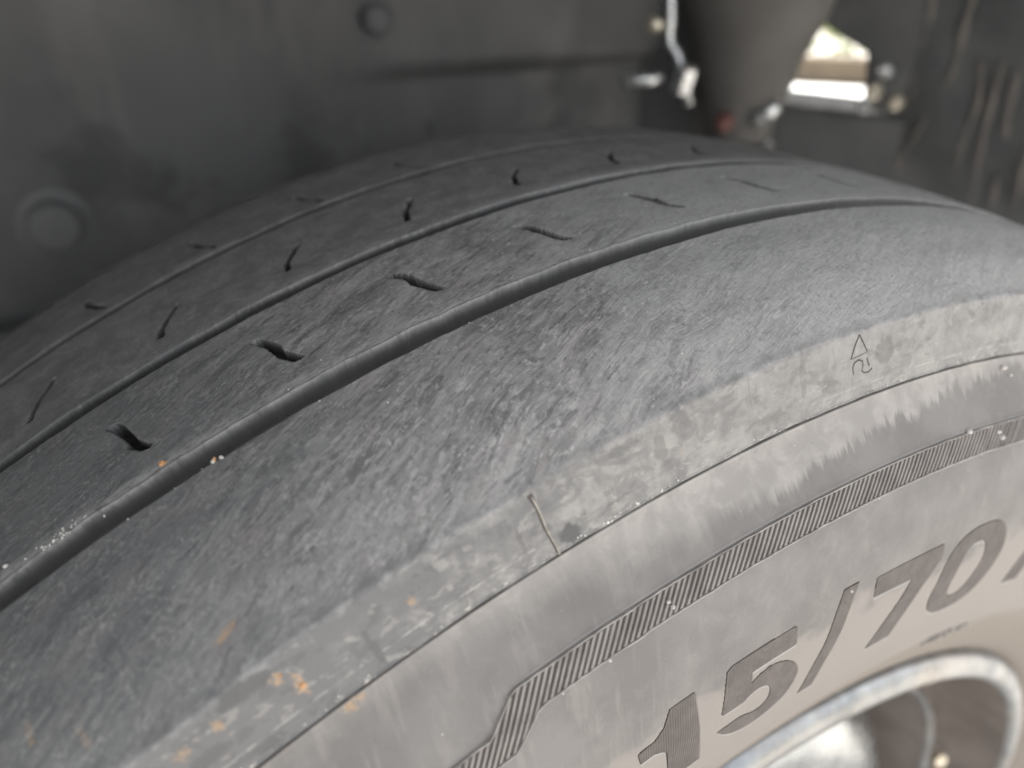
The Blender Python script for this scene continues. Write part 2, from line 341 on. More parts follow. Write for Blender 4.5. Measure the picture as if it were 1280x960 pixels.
# ------------------------------------------------------------------ the tyre's geometry
PHI = 18.24; HUB = 0.35
prof = [(-.1000, .300), (-.0975, .325), (-.0955, .3370), (-.0905, .3410), (-.078, .3482), (-.0594, .3519), (-.03, .3537), (0, .3542), (.0163, .3541), (.036, .3535), (.0554, .3521), (.070, .3497), (.082, .3455), (.0926, .3392), (.0945, .332), (.0958, .3243), (.0997, .318), (.1040, .312), (.1070, .3062), (.1105, .292), (.112, .275), (.1108, .258), (.107, .241), (.1025, .228), (.0968, .215), (.0925, .2085)]
pa = np.array([p[0] for p in prof]) * 1000; pr = np.array([p[1] for p in prof]) * 1000
seg = np.hypot(np.diff(pa), np.diff(pr)); SS = np.concatenate([[0], np.cumsum(seg)])
SS -= SS[7]                                          # s = 0 at the crown
sd_ = np.arange(SS[0], SS[-1], .5)
A_ = np.interp(sd_, SS, pa); R_ = np.interp(sd_, SS, pr)
def gsm(y, sg):
    kx = np.arange(-12, 13) * .5; kk = np.exp(-kx ** 2 / 2 / sg ** 2); kk /= kk.sum()
    e = np.concatenate([2 * y[0] - y[12:0:-1], y, 2 * y[-1] - y[-2:-14:-1]])
    return np.convolve(e, kk, 'valid')
def smp(y):
    a, b = gsm(y, 2.4), gsm(y, .5)                   # sharper at the shoulder corner and the mould line
    w = np.exp(-((sd_ - 95.3) / 2.5) ** 2)
    return a * (1 - w) + b * w
A_, R_ = smp(A_), smp(R_)
dA, dR = np.gradient(A_), np.gradient(R_); L_ = np.hypot(dA, dR); NA, NR = -dR / L_, dA / L_      # outward normal in (a, r)
def P(th, s, h=0.0):
    """tyre surface point in world metres; th in degrees, s and h in mm"""
    s = np.asarray(s, float)
    a = np.interp(s, sd_, A_) + h * np.interp(s, sd_, NA); r = np.interp(s, sd_, R_) + h * np.interp(s, sd_, NR)
    t = np.radians(np.asarray(th, float) - PHI)
    return np.stack([r * np.sin(t) / 1000, -a / 1000 + 0 * t, HUB + r * np.cos(t) / 1000], -1)
def W(th, a, r):                                     # same, from axial offset and radius in metres
    t = R(th - PHI); return Vector((r * math.sin(t), -a, HUB + r * math.cos(t)))

GR = [(-64.2, -60.2), (-29.6, -25.2), (13.2, 18.0), (51.6, 57.9)]
DEPTH = [2.2, 2.7, 3.1, 4.9]
# s samples
def srange(a, b, d): return list(np.linspace(a, b, max(2, int(round((b - a) / d)) + 1))[:-1])
S_cols = []
def span(a, b, d): S_cols.extend(srange(a, b, d))
span(SS[0] + .3, -66.5, 2.5)
prev = -66.5
fine_d = [1.4, .5, .45, .34, .45]
for i, (g0, g1) in enumerate(GR):
    span(prev, g0 - .8, fine_d[i] if i else 1.0)
    S_cols += [g0 - .8, g0 - .45, g0 - .2, g0, g0 + .15, g0 + .35, g0 + .6, g0 + .9, g0 + 1.3]
    span(g0 + 1.9, g1 - 1.2, 1.0)
    S_cols += [g1 - 1.2, g1 - .8, g1 - .5, g1 - .3, g1 - .12, g1, g1 + .2, g1 + .5]
    prev = g1 + .8
span(prev, 94, .32); span(94, 98, .3); span(98, 105.4, .5); span(105.4, 107.6, .16); span(107.6, 109.2, .3); span(109.2, 112, .12)
span(112, 125, .6); span(125, 138, .4); span(138, 149.6, 1.0); span(149.6, 180.4, .36); span(180.4, 200, 1.0); span(200, SS[-1] - .3, 1.2); S_cols.append(SS[-1] - .3)
S_cols = np.array(sorted(set(np.round(S_cols, 3))))
TH = np.concatenate([np.arange(-15, 42, .055), np.arange(42, 100, .4), np.arange(100, 345.01, 1.5)])
TH = TH[TH < 344.9]
fineT = TH < 42
tt, ss = np.meshgrid(TH, S_cols, indexing='ij')
fm = (tt < 42).astype(float) * sstep(42, 38, tt)

def chaikin(L, n=2):
    for _ in range(n):
        o = []
        for i, p_ in enumerate(L):
            q = L[(i + 1) % len(L)]
            if p_ == q: o.append(p_); continue
            a = (p_[0] * .75 + q[0] * .25, p_[1] * .75 + q[1] * .25); b = (p_[0] * .25 + q[0] * .75, p_[1] * .25 + q[1] * .75)
            o += [a, b]
        L = o
    out = []
    for p_ in L:
        if not out or (abs(out[-1][0] - p_[0]) + abs(out[-1][1] - p_[1])) > 1e-4: out.append(p_)
    return out
def sharp(L, idx):
    o = []
    for i, p_ in enumerate(L):
        o.append(p_)
        if i in idx: o.append(p_)
    return o
one = [(6.95, 152.2), (7.02, 178), (5.22, 178), (5.24, 164.6), (5.0, 163.0), (4.6, 161.9), (3.95, 161.9), (3.97, 158.6), (4.84, 158.2), (5.35, 156.2), (5.75, 152.2)]
five = [(12.46, 152.6), (8.68, 152.2), (8.22, 166.0), (9.5, 166.4), (9.83, 165.2), (10.45, 164.5), (11.05, 166.3), (11.3, 170.2), (11.0, 173.6), (10.3, 174.0), (9.6, 172.2), (9.17, 171.9), (8.04, 171.9), (8.6, 175.6), (9.6, 178.4), (10.9, 179.1), (12.45, 176.4), (13.0, 170.0), (12.67, 165.0), (12.0, 161.4), (11.15, 159.8), (10.4, 160.2), (9.9, 161.4), (9.95, 157.9), (12.5, 158.2)]
slash = [(16.15, 150.6), (15.25, 150.6), (13.55, 180), (14.5, 180)]
seven = [(22.25, 152.6), (17.44, 152.5), (17.46, 158.2), (20.3, 158.9), (19.6, 165.5), (18.5, 178.7), (20.35, 178.7), (21.3, 164.0), (22.4, 157.0)]
def ell(cx, cy, ax, ay, n=40, p=2.5):
    return [(cx + ax * math.copysign(abs(math.cos(k * 2 * math.pi / n)) ** (2 / p), math.cos(k * 2 * math.pi / n)), cy + ay * math.copysign(abs(math.sin(k * 2 * math.pi / n)) ** (2 / p), math.sin(k * 2 * math.pi / n))) for k in range(n)]
zo = ell(25.7, 165.8, 2.85, 13.9); zi = ell(25.55, 165.6, 1.15, 8.8)
def tilt(L, c, k_): return [(t + (c - s) * k_, s) for t, s in L]
letR = [(t + 2.3, s) for t, s in [(30.0, 152.5), (33.2, 152.5), (34.6, 155.2), (34.9, 159.0), (34.0, 163.2), (33.3, 165.0), (35.0, 179), (33.1, 179), (31.7, 166.6), (31.3, 166.6), (31.3, 179), (29.55, 179)]]
letRi = [(t + 2.3, s) for t, s in [(31.4, 157.0), (32.6, 157.2), (33.0, 159.6), (32.5, 162.0), (31.35, 162.2)]]
five_s = chaikin(sharp(five, (0, 1, 2, 3, 12, 22, 23, 24)), 2)
GLYPHS = [("digit", [one], "moulded digit 1"), ("digit", [five_s], "moulded digit 5"), ("slash", [slash], "moulded slash between 5 and 7"), ("digit", [seven], "moulded digit 7"), ("digit", [zo, zi], "moulded digit 0"), ("letter", [letR, letRi], "moulded letter R cut by the picture edge")]
def inpoly(L, t, s):
    c = np.zeros(t.shape, bool)
    for q in range(len(L)):
        (x1, y1), (x2, y2) = L[q], L[(q + 1) % len(L)]
        if y1 == y2: continue
        c ^= ((y1 > s) != (y2 > s)) & (t < (x2 - x1) * (s - y1) / (y2 - y1) + x1)
    return c
def glyph_mask(t, s):
    m = np.zeros(t.shape, bool); r0 = np.argmax(TH > 3.5); r1 = np.argmax(TH > 40)
    c0 = np.argmax(S_cols > 149); c1 = np.argmax(S_cols > 181)
    for _, loops, _l in GLYPHS:
        for L in loops: m[r0:r1, c0:c1] ^= inpoly(L, t[r0:r1, c0:c1], s[r0:r1, c0:c1])
    return m
def height(t, s):
    u = t * math.pi / 180 * 340
    global CUT
    CUT = np.zeros_like(s)
    h = np.zeros_like(s)
    for (g0, g1), d in zip(GR, DEPTH):
        w = sstep(g0 - .15, g0 + 1.0, s) * (1 - sstep(g1 - 1.15, g1 + .05, s))
        lip = (np.exp(-((s - g0 + .7) / .6) ** 2)) * .25
        h -= d * (1 - .5 * sstep(14, 27, t)) * w + lip * .15
    on = (s > -60) & (s < 95)
    h += np.where(on, (fbm(u / 9, s / 7) - .5) * .45 + (fbm(u / 2.2 + 9, s / 1.4) - .5) * .12, 0)
    # sipes: wandering blind slits, one set per rib
    def sipes(phase, s0, s1, dth, width, depth, wob, seed, broken=()):
        nonlocal h
        global CUT
        k = np.round((t - phase) / 5.23)
        c = phase + k * 5.23
        f = (s - s0) / (s1 - s0)
        fc = np.clip(f, 0, 1)
        sh = dth * (fc - .5) + wob * (np.sin(fc * 2 * np.pi + seed) * .6 + np.sin(fc * 4.6 * np.pi + k * 1.7) * .15)
        du = ((t - c) - sh) * math.pi / 180 * 352
        wd = width * (.75 + .4 * vnoise(s * .45 + k * 7.1, k * 3.3 + seed)) * sstep(0, .04, f) * sstep(1, .96, f)
        m = (1 - sstep(wd * .5 - .12, wd * .5 + .22, np.abs(du))) * ((f > -.0) & (f < 1.0))
        for b in broken:
            m = m * np.where(k == b, 1 - np.exp(-((f - .55) / .1) ** 4), 1)
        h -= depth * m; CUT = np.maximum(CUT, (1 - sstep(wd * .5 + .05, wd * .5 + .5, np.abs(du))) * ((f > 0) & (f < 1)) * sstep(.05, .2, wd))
    F = t < 42
    if F.any():
        sipes(-5.1, 28.6, 43.4, 1.0, 1.95, 3.6, .14, 0.0, (4,))
        sipes(-2.75, -8.6, 5.2, -1.05, 1.25, 2.6, .14, 1.0)
        sipes(-5.5, -47.5, -32.2, .85, 1.15, 2.6, .15, 2.0)
        sipes(-3.2, -92., -71., 1.0, 1.3, 2.0, .2, 3.0)
    # buttress relief, fine moulded ridge, ledge at the mould line
    h += np.where((s > 97) & (s < 109), (fbm(u / 6, s / 4) - .5) * .22, 0)
    h += .16 * np.exp(-((s - 106.4) / .22) ** 2) * (.35 + .65 * vnoise(u / 9, 0 * u + 4))
    wv = .25 * (vnoise(u / 5, 0 * u) - .5)
    h -= .75 * np.exp(-((s - 110.25 - wv) / .24) ** 2) + .28 * sstep(110.3, 111.2, s)
    h += .28 * np.exp(-((s - 109.75 - wv) / .22) ** 2) * vnoise(u / 1.3, 0 * u + 9)
    h += np.where(s > 112, (fbm(u / 25, s / 18) - .5) * (.5 - .42 * sstep(138, 148, s)), 0)
    gm_ = glyph_mask(t, s).astype(float)
    for _ in range(1):
        g2 = gm_.copy(); g2[1:-1, 1:-1] = (gm_[1:-1, 1:-1] * 4 + gm_[:-2, 1:-1] + gm_[2:, 1:-1] + gm_[1:-1, :-2] + gm_[1:-1, 2:]) / 8; gm_ = g2
    h -= .50 * gm_
    return h

# grooves wander a little: move the sample columns with them
uu = tt * math.pi / 180 * 340
jit = np.zeros_like(ss)
for i, (g0, g1) in enumerate(GR):
    for e, amp in ((g0, 1.0), (g1, .35)):
        w = np.exp(-((ss - e) / 2.2) ** 2)
        jit += w * amp * ((fbm(uu / 7 + 31 * i + e, 0 * uu + 3) - .5) * 1.1 + (vnoise(uu / 1.3 + e, 0 * uu + i) - .5) * .03)
Hh = height(tt, ss)
Sw = ss + jit
XYZ = P(tt, Sw, Hh)
cut = CUT
_gm = glyph_mask(tt, ss); _c0 = int(np.argmax(S_cols > 149)); _c1 = int(np.argmax(S_cols > 182)); EDGE_ = np.zeros_like(_gm)
EDGE_[:, _c0:_c1] = ((_gm[:, _c0 - 1:_c1 - 1] | _gm[:, _c0 - 2:_c1 - 2]) & ~_gm[:, _c0:_c1])

# masks for one-off marks: (theta, s, radius_u, radius_s)
def blobs(L, t, s, nz=.35, f=1.6):
    m = np.zeros_like(t)
    u = t * math.pi / 180 * 340
    for th, s0, ru, rs, am in L:
        d = np.sqrt(((u - th * math.pi / 180 * 340) / ru) ** 2 + ((s - s0) / rs) ** 2) + (fbm(u * f + th, s * f) - .5) * nz * 2
        m = np.maximum(m, am * (1 - sstep(.75, 1.1, d)))
    return m
rust = blobs([(-3.83, 102.2, 1.1, 2.2, 1), (-4.2, 98.9, 1.0, 1.2, .9), (-3.1, 111.6, 2.2, 1.0, .9), (-5.95, 99.4, .9, 1.3, .8), (-.26, 101.4, .8, 1.0, .7), (-7.0, 99.6, 1.6, 1.2, .6), (-9.7, 82.2, .6, 2.2, .5), (-8.6, 88.1, .6, 2.0, .4), (9.2, 104, .5, .9, .35)], tt, ss, .6)
u_ = uu - (-4.6) * math.pi / 180 * 340
rot_u = u_ * math.cos(R(-22)) + (ss - 88.1) * math.sin(R(-22)); rot_s = -u_ * math.sin(R(-22)) + (ss - 88.1) * math.cos(R(-22))
rust = np.maximum(rust, .8 * (1 - sstep(.6, 1.1, np.sqrt((rot_u / 2.6) ** 2 + (rot_s / .75) ** 2) + (fbm(uu * 2, ss * 2) - .5) * .6)))
scuff = blobs([(4.72, 107.4, 2.4, 2.0, 1), (18.6, 101.2, 3.2, 3.4, .5), (-5.0, 97.2, 5.5, 1.5, .75), (-8.0, 105, 5, 2.0, .7), (-1.8, 104.5, .7, 4.5, .55), (8.4, 101, 1.6, 3.0, .45), (7.2, 97.5, 3.4, 1.3, .5), (3.2, 103.5, .5, 3.2, .5), (9.3, 98.5, 2.4, 3.0, .45), (14.5, 100, 1.0, 4.5, .35), (-5.5, 108, 3, 1.2, .5), (-6.6, 103, 3.4, 1.6, .6)], tt, ss, .5, .9)
scr = np.zeros_like(tt) + .75 * EDGE_ * (.5 + .5 * vnoise(uu / 1.7, ss / 1.7))
for k in range(26):
    th0 = random.uniform(-11, 22); s0 = random.uniform(62, 93); ln = random.choice([1.5, 2.5, 4.0, 5.5]) * random.uniform(.6, 1.2); wdt = random.uniform(.34, .6); an = R(-25 + random.uniform(-14, 14)); cv = random.uniform(-.05, .05)
    sel = (np.abs(tt - th0) < 1.6) & (np.abs(ss - s0) < 7)
    du = uu[sel] - th0 * math.pi / 180 * 340; dv = ss[sel] - s0
    a = du * math.cos(an) + dv * math.sin(an); b = -du * math.sin(an) + dv * math.cos(an) + cv * a * a
    tap = np.clip(1 - (a / ln) ** 2, .02, 1)
    mm = (np.abs(a) < ln) * (1 - sstep(.1, 1.0, np.abs(b) / (wdt * tap))) * random.uniform(.2, .65) * (.4 + .6 * vnoise(a * 1.5 + k, b * 3))
    scr[sel] = np.maximum(scr[sel], mm)
def add_attr(me, name, vals):
    at = me.attributes.new(name, 'FLOAT', 'POINT'); at.data.foreach_set('value', vals.astype(np.float32).ravel())

def grid_mesh(name, c0, c1, parent):
    """columns c0..c1 (inclusive) of the big grid, closed around the axle"""
    nT = len(TH); nc = c1 - c0 + 1
    X = XYZ[:, c0:c1 + 1].reshape(-1, 3)
    i = np.arange(nT)[:, None]; j = np.arange(nc - 1)[None, :]
    a = i * nc + j; b = ((i + 1) % nT) * nc + j
    F = np.stack([a, b, b + 1, a + 1], -1).reshape(-1, 4)
    me = bpy.data.meshes.new(name)
    me.vertices.add(len(X)); me.vertices.foreach_set('co', X.astype(np.float32).ravel())
    me.loops.add(F.size); me.polygons.add(len(F))
    me.loops.foreach_set('vertex_index', F.astype(np.int32).ravel())
    me.polygons.foreach_set('loop_start', np.arange(0, F.size, 4, dtype=np.int32))
    me.polygons.foreach_set('use_smooth', np.ones(len(F), bool))
    me.update(calc_edges=True)
    uvl = me.uv_layers.new(name="UVMap")
    Uv = np.stack([uu[:, c0:c1 + 1], ss[:, c0:c1 + 1]], -1).reshape(-1, 2)
    LU = Uv[F.ravel()].reshape(-1, 4, 2)
    last = (F[:, 0] // nc) == nT - 1
    LU[last, 1, 0] = 2 * math.pi * 340 + LU[last, 1, 0]; LU[last, 2, 0] = 2 * math.pi * 340 + LU[last, 2, 0]
    uvl.data.foreach_set('uv', LU.astype(np.float32).ravel())
    for nm, arr in (('rust', rust), ('scuff', scuff), ('scratch', scr), ('cut', cut)):
        add_attr(me, nm, arr[:, c0:c1 + 1])
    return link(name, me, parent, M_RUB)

wheel = empty("car_wheel", (0, 0, 0))
tag(wheel, "dusty worn car tyre with 15/70 on its sidewall, mounted on a silver rim", "wheel")
col_i = lambda s: int(np.argmin(np.abs(S_cols - s)))
# carcass: sidewalls + groove floors; ribs are separate meshes between them
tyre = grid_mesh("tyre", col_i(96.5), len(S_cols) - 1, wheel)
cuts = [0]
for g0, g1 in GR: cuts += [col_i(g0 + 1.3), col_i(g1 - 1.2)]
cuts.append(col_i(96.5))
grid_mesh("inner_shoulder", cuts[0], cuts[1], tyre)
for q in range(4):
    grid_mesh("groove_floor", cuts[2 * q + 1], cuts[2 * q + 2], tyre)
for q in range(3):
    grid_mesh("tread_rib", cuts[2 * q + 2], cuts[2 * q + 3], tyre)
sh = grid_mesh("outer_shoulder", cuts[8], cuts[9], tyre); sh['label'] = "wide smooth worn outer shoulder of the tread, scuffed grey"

# ---- things moulded on the sidewall
def conform(name, loops, mat, hgt=.24, parent=tyre, step=1.2, base=-.5):
    """loops in (theta, s); fill with holes, cut to a grid, lay on the surface, give it side walls"""
    cu = bpy.data.curves.new("tmp", 'CURVE'); cu.dimensions = '2D'; cu.fill_mode = 'BOTH'
    for L in loops:
        spn = cu.splines.new('POLY'); spn.points.add(len(L) - 1); spn.use_cyclic_u = True
        for p_, (th, s) in zip(spn.points, L): p_.co = (th * math.pi / 180 * 275, s, 0, 1)
    ob = bpy.data.objects.new("tmp", cu); COL.objects.link(ob)
    me = bpy.data.meshes.new_from_object(ob); bpy.data.objects.remove(ob); bpy.data.curves.remove(cu)
    bm = bmesh.new(); bm.from_mesh(me); bpy.data.meshes.remove(me)
    for f in list(bm.faces):
        if f.calc_area() < 1e-9: bm.faces.remove(f)
    bmesh.ops.remove_doubles(bm, verts=bm.verts, dist=1e-4)
    xs = [v.co.x for v in bm.verts]; ys = [v.co.y for v in bm.verts]
    for ax, lo, hi in ((0, min(xs), max(xs)), (1, min(ys), max(ys))):
        q = lo + step
        while q < hi:
            co = [0, 0, 0]; co[ax] = q; no = [0, 0, 0]; no[ax] = 1
            bmesh.ops.bisect_plane(bm, geom=bm.verts[:] + bm.edges[:] + bm.faces[:], plane_co=co, plane_no=no); q += step
    bmesh.ops.triangulate(bm, faces=bm.faces)
    for old in list(bm.loops.layers.uv): bm.loops.layers.uv.remove(old)
    uvl = bm.loops.layers.uv.new("UVMap")
    r = bmesh.ops.extrude_face_region(bm, geom=[e for e in bm.edges if e.is_boundary] and bm.faces[:])
    top = set(v for v in r['geom'] if isinstance(v, bmesh.types.BMVert))
    for f in bm.faces:
        for l in f.loops: l[uvl].uv = (l.vert.co.x / 275 * 340, l.vert.co.y)
    for v in bm.verts:
        th = v.co.x / 275 * 180 / math.pi
        v.co = Vector(P(th, v.co.y, hgt if v in top else base))
    bmesh.ops.recalc_face_normals(bm, faces=bm.faces)
    m2 = bpy.data.meshes.new(name); bm.to_mesh(m2); bm.free()
    return link(name, m2, parent, mat)
for nm, lp, lb in GLYPHS:
    o = conform(nm, lp, M_LET, -.20, base=-.6); o['label'] = lb

# hatched band: two raised edge lines and a row of slanted ribs
def so(t):  return np.interp(t, [-14, -.45, .84, 90], [130.8, 130.8, 125.8, 125.8])
def si(t):  return np.interp(t, [-14, .05, 1.39, 90], [136.3, 136.3, 131.3, 131.3])
def strip(name, f, t0, t1, wdt, hgt, mat, dt=.25, parent=tyre):
    ts = np.arange(t0, t1, dt); mb = MB(); rg = []
    for t in ts:
        s0 = float(f(t)) + .10 * (float(vnoise(t * 1.3, 3.)) - .5); w_ = wdt * (.7 + .6 * float(vnoise(t * 2.1, 8.)))
        hh = hgt * (.6 + .8 * float(vnoise(t * 3.3, 5.)))
        rg.append([Vector(P(t, s0 + a, h)) for a, h in ((-w_ / 2, -.4), (-w_ / 3, hh), (w_ / 3, hh), (w_ / 2, -.4))])
    mb.rings(rg); o = mb.build(name, mat, parent, True, 40); return o
strip("band_edge", so, -14, 60, .35, .42, M_EDGE); strip("band_edge", si, -14, 60, .40, .45, M_EDGE)
t = -3.2; nrib = 0
while t < 62 and nrib < 280:
    # walk down the slanted line until it leaves the band
    pts = []
    for k in range(60):
        s = 124.5 + k * .25; th = t - .165 * (s - 125.8)
        if so(th) + .12 < s < si(th) - .12: pts.append((th, s))
    if len(pts) > 4:
        mb = MB(); rg = []
        hw = .0600 + .008 * (random.random() - .5); hh = random.uniform(.30, .42)
        for q in np.linspace(0, len(pts) - 1, 4):
            th, s = pts[int(round(q))]
            rg.append([Vector(P(th + a, s, h)) for a, h in ((-hw * 1.5, -.4), (-hw, hh), (hw, hh), (hw * 1.5, -.4))])
        mb.rings(rg); mb.build("hatch_rib", M_RIBH, tyre); nrib += 1
    t += .268
# dark floor of the band (cut slots between the ribs)
mb = MB()
ts = np.arange(-14, 60, .5)
ts = np.unique(np.concatenate([ts, [-.45, .05, .84, 1.39]]))
mb.rings([[Vector(P(t, x, .06 if 0 < q < 3 else -.3)) for q, x in enumerate((so(t), so(t) + .1, si(t) - .1, si(t)))] for t in ts], closed=False)
mb.build("band_floor", M_DARKR, tyre)

# mould seam across the buttress
mb = MB(); rg = []
for q in np.linspace(0, 1, 14):
    s = 96.9 + q * 13.0; th = 3.98 + .17 * q + .02 * math.sin(q * 9)
    w_ = .021 + .008 * random.random()
    rg.append([Vector(P(th + a, s, h)) for a, h in ((-w_, -.3), (-w_ * .6, .42), (w_ * .6, .48), (w_, -.3))])
mb.rings(rg); mb.build("mould_seam", M_SEAM, tyre)
mb = MB(); rg = []
for q in np.linspace(0, 1, 14):
    s = 96.3 + q * 13.6; th = 3.945 + .17 * q + .02 * math.sin(q * 9)
    w_ = (.038 + .06 * max(0, 1 - q * 5))
    rg.append([Vector(P(th + a, s, .07)) for a in (-w_, 0, w_)])
mb.rings(rg, closed=False); mb.build("seam_gap", M_DARKR, tyre)
# engraved wear mark: a triangle over a small curl
def stroke(pts, w_, name, closed=False, hgt=.055):
    pts = [Vector((p_[0] * math.pi / 180 * 335, p_[1], 0)) for p_ in pts]
    if closed: pts = pts + [pts[0], pts[1]]
    rg = []
    for i, p_ in enumerate(pts):
        d = (pts[min(i + 1, len(pts) - 1)] - pts[max(i - 1, 0)]).normalized(); nn = Vector((-d.y, d.x, 0))
        rg.append([Vector(P((p_ + nn * k_ * w_ / 2).x / 335 * 180 / math.pi, (p_ + nn * k_ * w_ / 2).y, hgt if abs(k_) < 1 else -.1)) for k_ in (-1, -.7, .7, 1)])
    mb = MB(); mb.rings(rg, closed=False); return mb.build(name, M_DARKR, tyre)
stroke([(17.27, 95.9), (17.05, 98.1), (16.82, 100.6)], .42, "triangle_mark"); stroke([(17.27, 95.9), (17.48, 98.0), (17.68, 100.2)], .42, "triangle_mark"); stroke([(16.82, 100.6), (17.25, 100.5), (17.68, 100.2)], .16, "triangle_mark")
stroke([(16.98, 104.2), (16.92, 102.6), (17.02, 101.6), (17.22, 101.3), (17.42, 101.8), (17.46, 102.9), (17.40, 103.9), (17.56, 104.6), (17.78, 104.8), (17.98, 104.2)], .55, "curl_mark")
stroke([(17.66, 101.4), (17.72, 102.4), (17.80, 103.4)], .6, "curl_mark")
# small raised writing close to the rim
def small_text(txt, th0, s_base, size, dth=0.0):
    for ch in txt:
        cu = bpy.data.curves.new("tmp", 'FONT'); cu.body = ch; cu.size = size
        ob = bpy.data.objects.new("tmp", cu); COL.objects.link(ob)
        bpy.context.view_layer.update()
        me = bpy.data.meshes.new_from_object(ob); wdt = max([v.co.x for v in me.vertices] or [size * .4])
        bpy.data.objects.remove(ob); bpy.data.curves.remove(cu)
        bm = bmesh.new(); bm.from_mesh(me); bpy.data.meshes.remove(me)
        if bm.faces:
            bmesh.ops.triangulate(bm, faces=bm.faces)
            r = bmesh.ops.extrude_face_region(bm, geom=bm.faces[:])
            top = set(v for v in r['geom'] if isinstance(v, bmesh.types.BMVert))
            for v in bm.verts: v.co = Vector(P(th0 + (v.co.x + .15 * v.co.y) / 228 * 180 / math.pi, s_base - v.co.y, .55 if v in top else -.4))
            bmesh.ops.recalc_face_normals(bm, faces=bm.faces)
            m2 = bpy.data.meshes.new("small_letter"); bm.to_mesh(m2); bm.free(); link("small_letter", m2, tyre, M_EDGE)
        th0 += (wdt + size * .34) / 228 * 180 / math.pi
small_text("/HRC-", 28.2, 202.5, 6.0)

# ------------------------------------------------------------------ rim
def lathe_rim(name, pf, mat, parent, n=240, closed=False):
    mb = MB(); mb.rings([[W(k * 360 / n, a, r) for k in range(n)] for a, r in pf], caps=False)
    return mb.build(name, mat, parent, True, 50)
rim = lathe_rim("rim", [(.072, .2045), (.082, .2065), (.0885, .2095), (.0935, .2112), (.0968, .2106), (.0990, .2082), (.0996, .2050), (.0992, .2026), (.0982, .2012), (.0970, .2006)], M_RIM, wheel)
lathe_rim("barrel", [(.0970, .2004), (.090, .1994), (.084, .1985), (.074, .1965), (.066, .193), (.062, .188), (.0625, .184), (.067, .1815), (.073, .1800)], M_BARREL, rim)
lathe_rim("disc_edge", [(.0732, .1800), (.0755, .1792), (.0762, .1778), (.0755, .1764), (.0735, .1755)], M_RIM, rim)
lathe_rim("disc_well", [(.0733, .1753), (.060, .173), (.045, .171), (.038, .166), (.036, .160)], M_BARREL, rim)
lathe_rim("wheel_cover", [(.0362, .1598), (.050, .158), (.060, .1555), (.067, .149), (.0715, .140), (.0735, .132), (.0745, .118), (.072, .09), (.068, .05), (.066, .0005)], M_CHROME, rim)
for k in range(6):
    mb = MB(); c_ = W(20 + 60 * k, .0715, .085); mb.lathe(c_, (0, -1, 0), [(-.003, .012), (.001, .012), (.002, .0105), (.012, .0105), (.014, .008), (.0145, .002)], 6); mb.build("wheel_nut", M_RIM, rim, True, 30)
mb = MB(); mb.tube([W(99, .066, .188), W(98.5, .073, .188), W(98, .078, .187)], .0036, 12); mb.build("valve_stem", M_BRASS, rim, True, 50)

# ------------------------------------------------------------------ grit caught on the tyre
def crumbs(name, spots, mat, label, cat):
    mb = MB()
    for th, s, h, r_ in spots:
        c = Vector(P(th, s, h)); q = bmesh.ops.create_icosphere(mb.bm, subdivisions=1, radius=r_ / 1000)
        sc3 = Vector((random.uniform(.7, 1.3), random.uniform(.7, 1.3), random.uniform(.6, 1.1)))
        for v in q['verts']:
            v.co = Vector((v.co.x * sc3.x, v.co.y * sc3.y, v.co.z * sc3.z)) * random.uniform(.75, 1.2) + c
    o = mb.build(name, mat); tag(o, label, cat, kind='stuff'); return o
sp = []
for k in range(34):
    sp.append((random.gauss(-7.7, .45), random.gauss(51.0, .8), random.uniform(-.1, .1), random.uniform(.12, .34)))
sp += [(-9.4, 48.6, .2, .5), (-6.4, 52.4, -.9, .35), (-3.5, 54, -3.2, .3), (-3.0, 57.8, .1, .5), (-2.75, 58.0, .1, .5)]
for k in range(40): sp.append((random.uniform(-11, 30), random.choice([50.5, 58.3, 108.8, 109.4, 131.8]) + random.gauss(0, .35), .05, random.uniform(.1, .26)))
for k in range(16): sp.append((random.gauss(7.2, 1.4), 109.2 + random.gauss(0, .25), .1, random.uniform(.15, .34)))
for k in range(26): sp.append((random.uniform(-10, 34), random.uniform(20, 125), .1, random.uniform(.08, .2)))
sp += [(26.7, 113.0, .2, .9), (27.2, 115.2, .1, .45), (25.3, 127.6, .5, .75), (25.5, 129.2, .5, .75), (23.2, 125.5, .4, .6), (15.5, 150.9, .5, .35), (4.1, 131.5, .5, .4), (6.8, 128.2, .5, .6), (6.9, 129.6, .5, .5)]
crumbs("pale_grit", sp, M_GRIT, "pale specks of sand and grit caught on the tread edges and sidewall of the tyre", "grit")
crumbs("clay_crumbs", [(-4.32, 50.4, .1, .62), (-2.95, 57.5, .0, .6), (-3.8, 102.6, .1, .5), (-4.05, 98.8, .0, .35)], M_CLAY, "orange brown clay crumbs at the lip of the widest tread groove", "crumbs")

# ------------------------------------------------------------------ ground and what lies beyond
def sheet(name, x0, x1, y0, y1, z, mat, n=1):
    me = bpy.data.meshes.new(name); me.from_pydata([(x0, y0, z), (x1, y0, z), (x1, y1, z), (x0, y1, z)], [], [(0, 1, 2, 3)])
    return link(name, me, None, mat)
k = NT("pale_concrete"); co = k.n("ShaderNodeTexCoord").outputs['Object']
c = k.mix(k.ramp(k.noise(co, .8, 6, .6), .35, .65), (.40, .38, .35), (.50, .48, .45)); c = k.mix(k.math('MULTIPLY', k.ramp(k.noise(co, 40, 4, .7), .5, .7), .3), c, (.3, .29, .27))
M_CONC = k.out(c, .85, k.bump(k.noise(co, 120, 4, .7), .4, .002))
tag(sheet("ground", -200, 200, -200, 200, -.004, M_CONC), kind='structure')

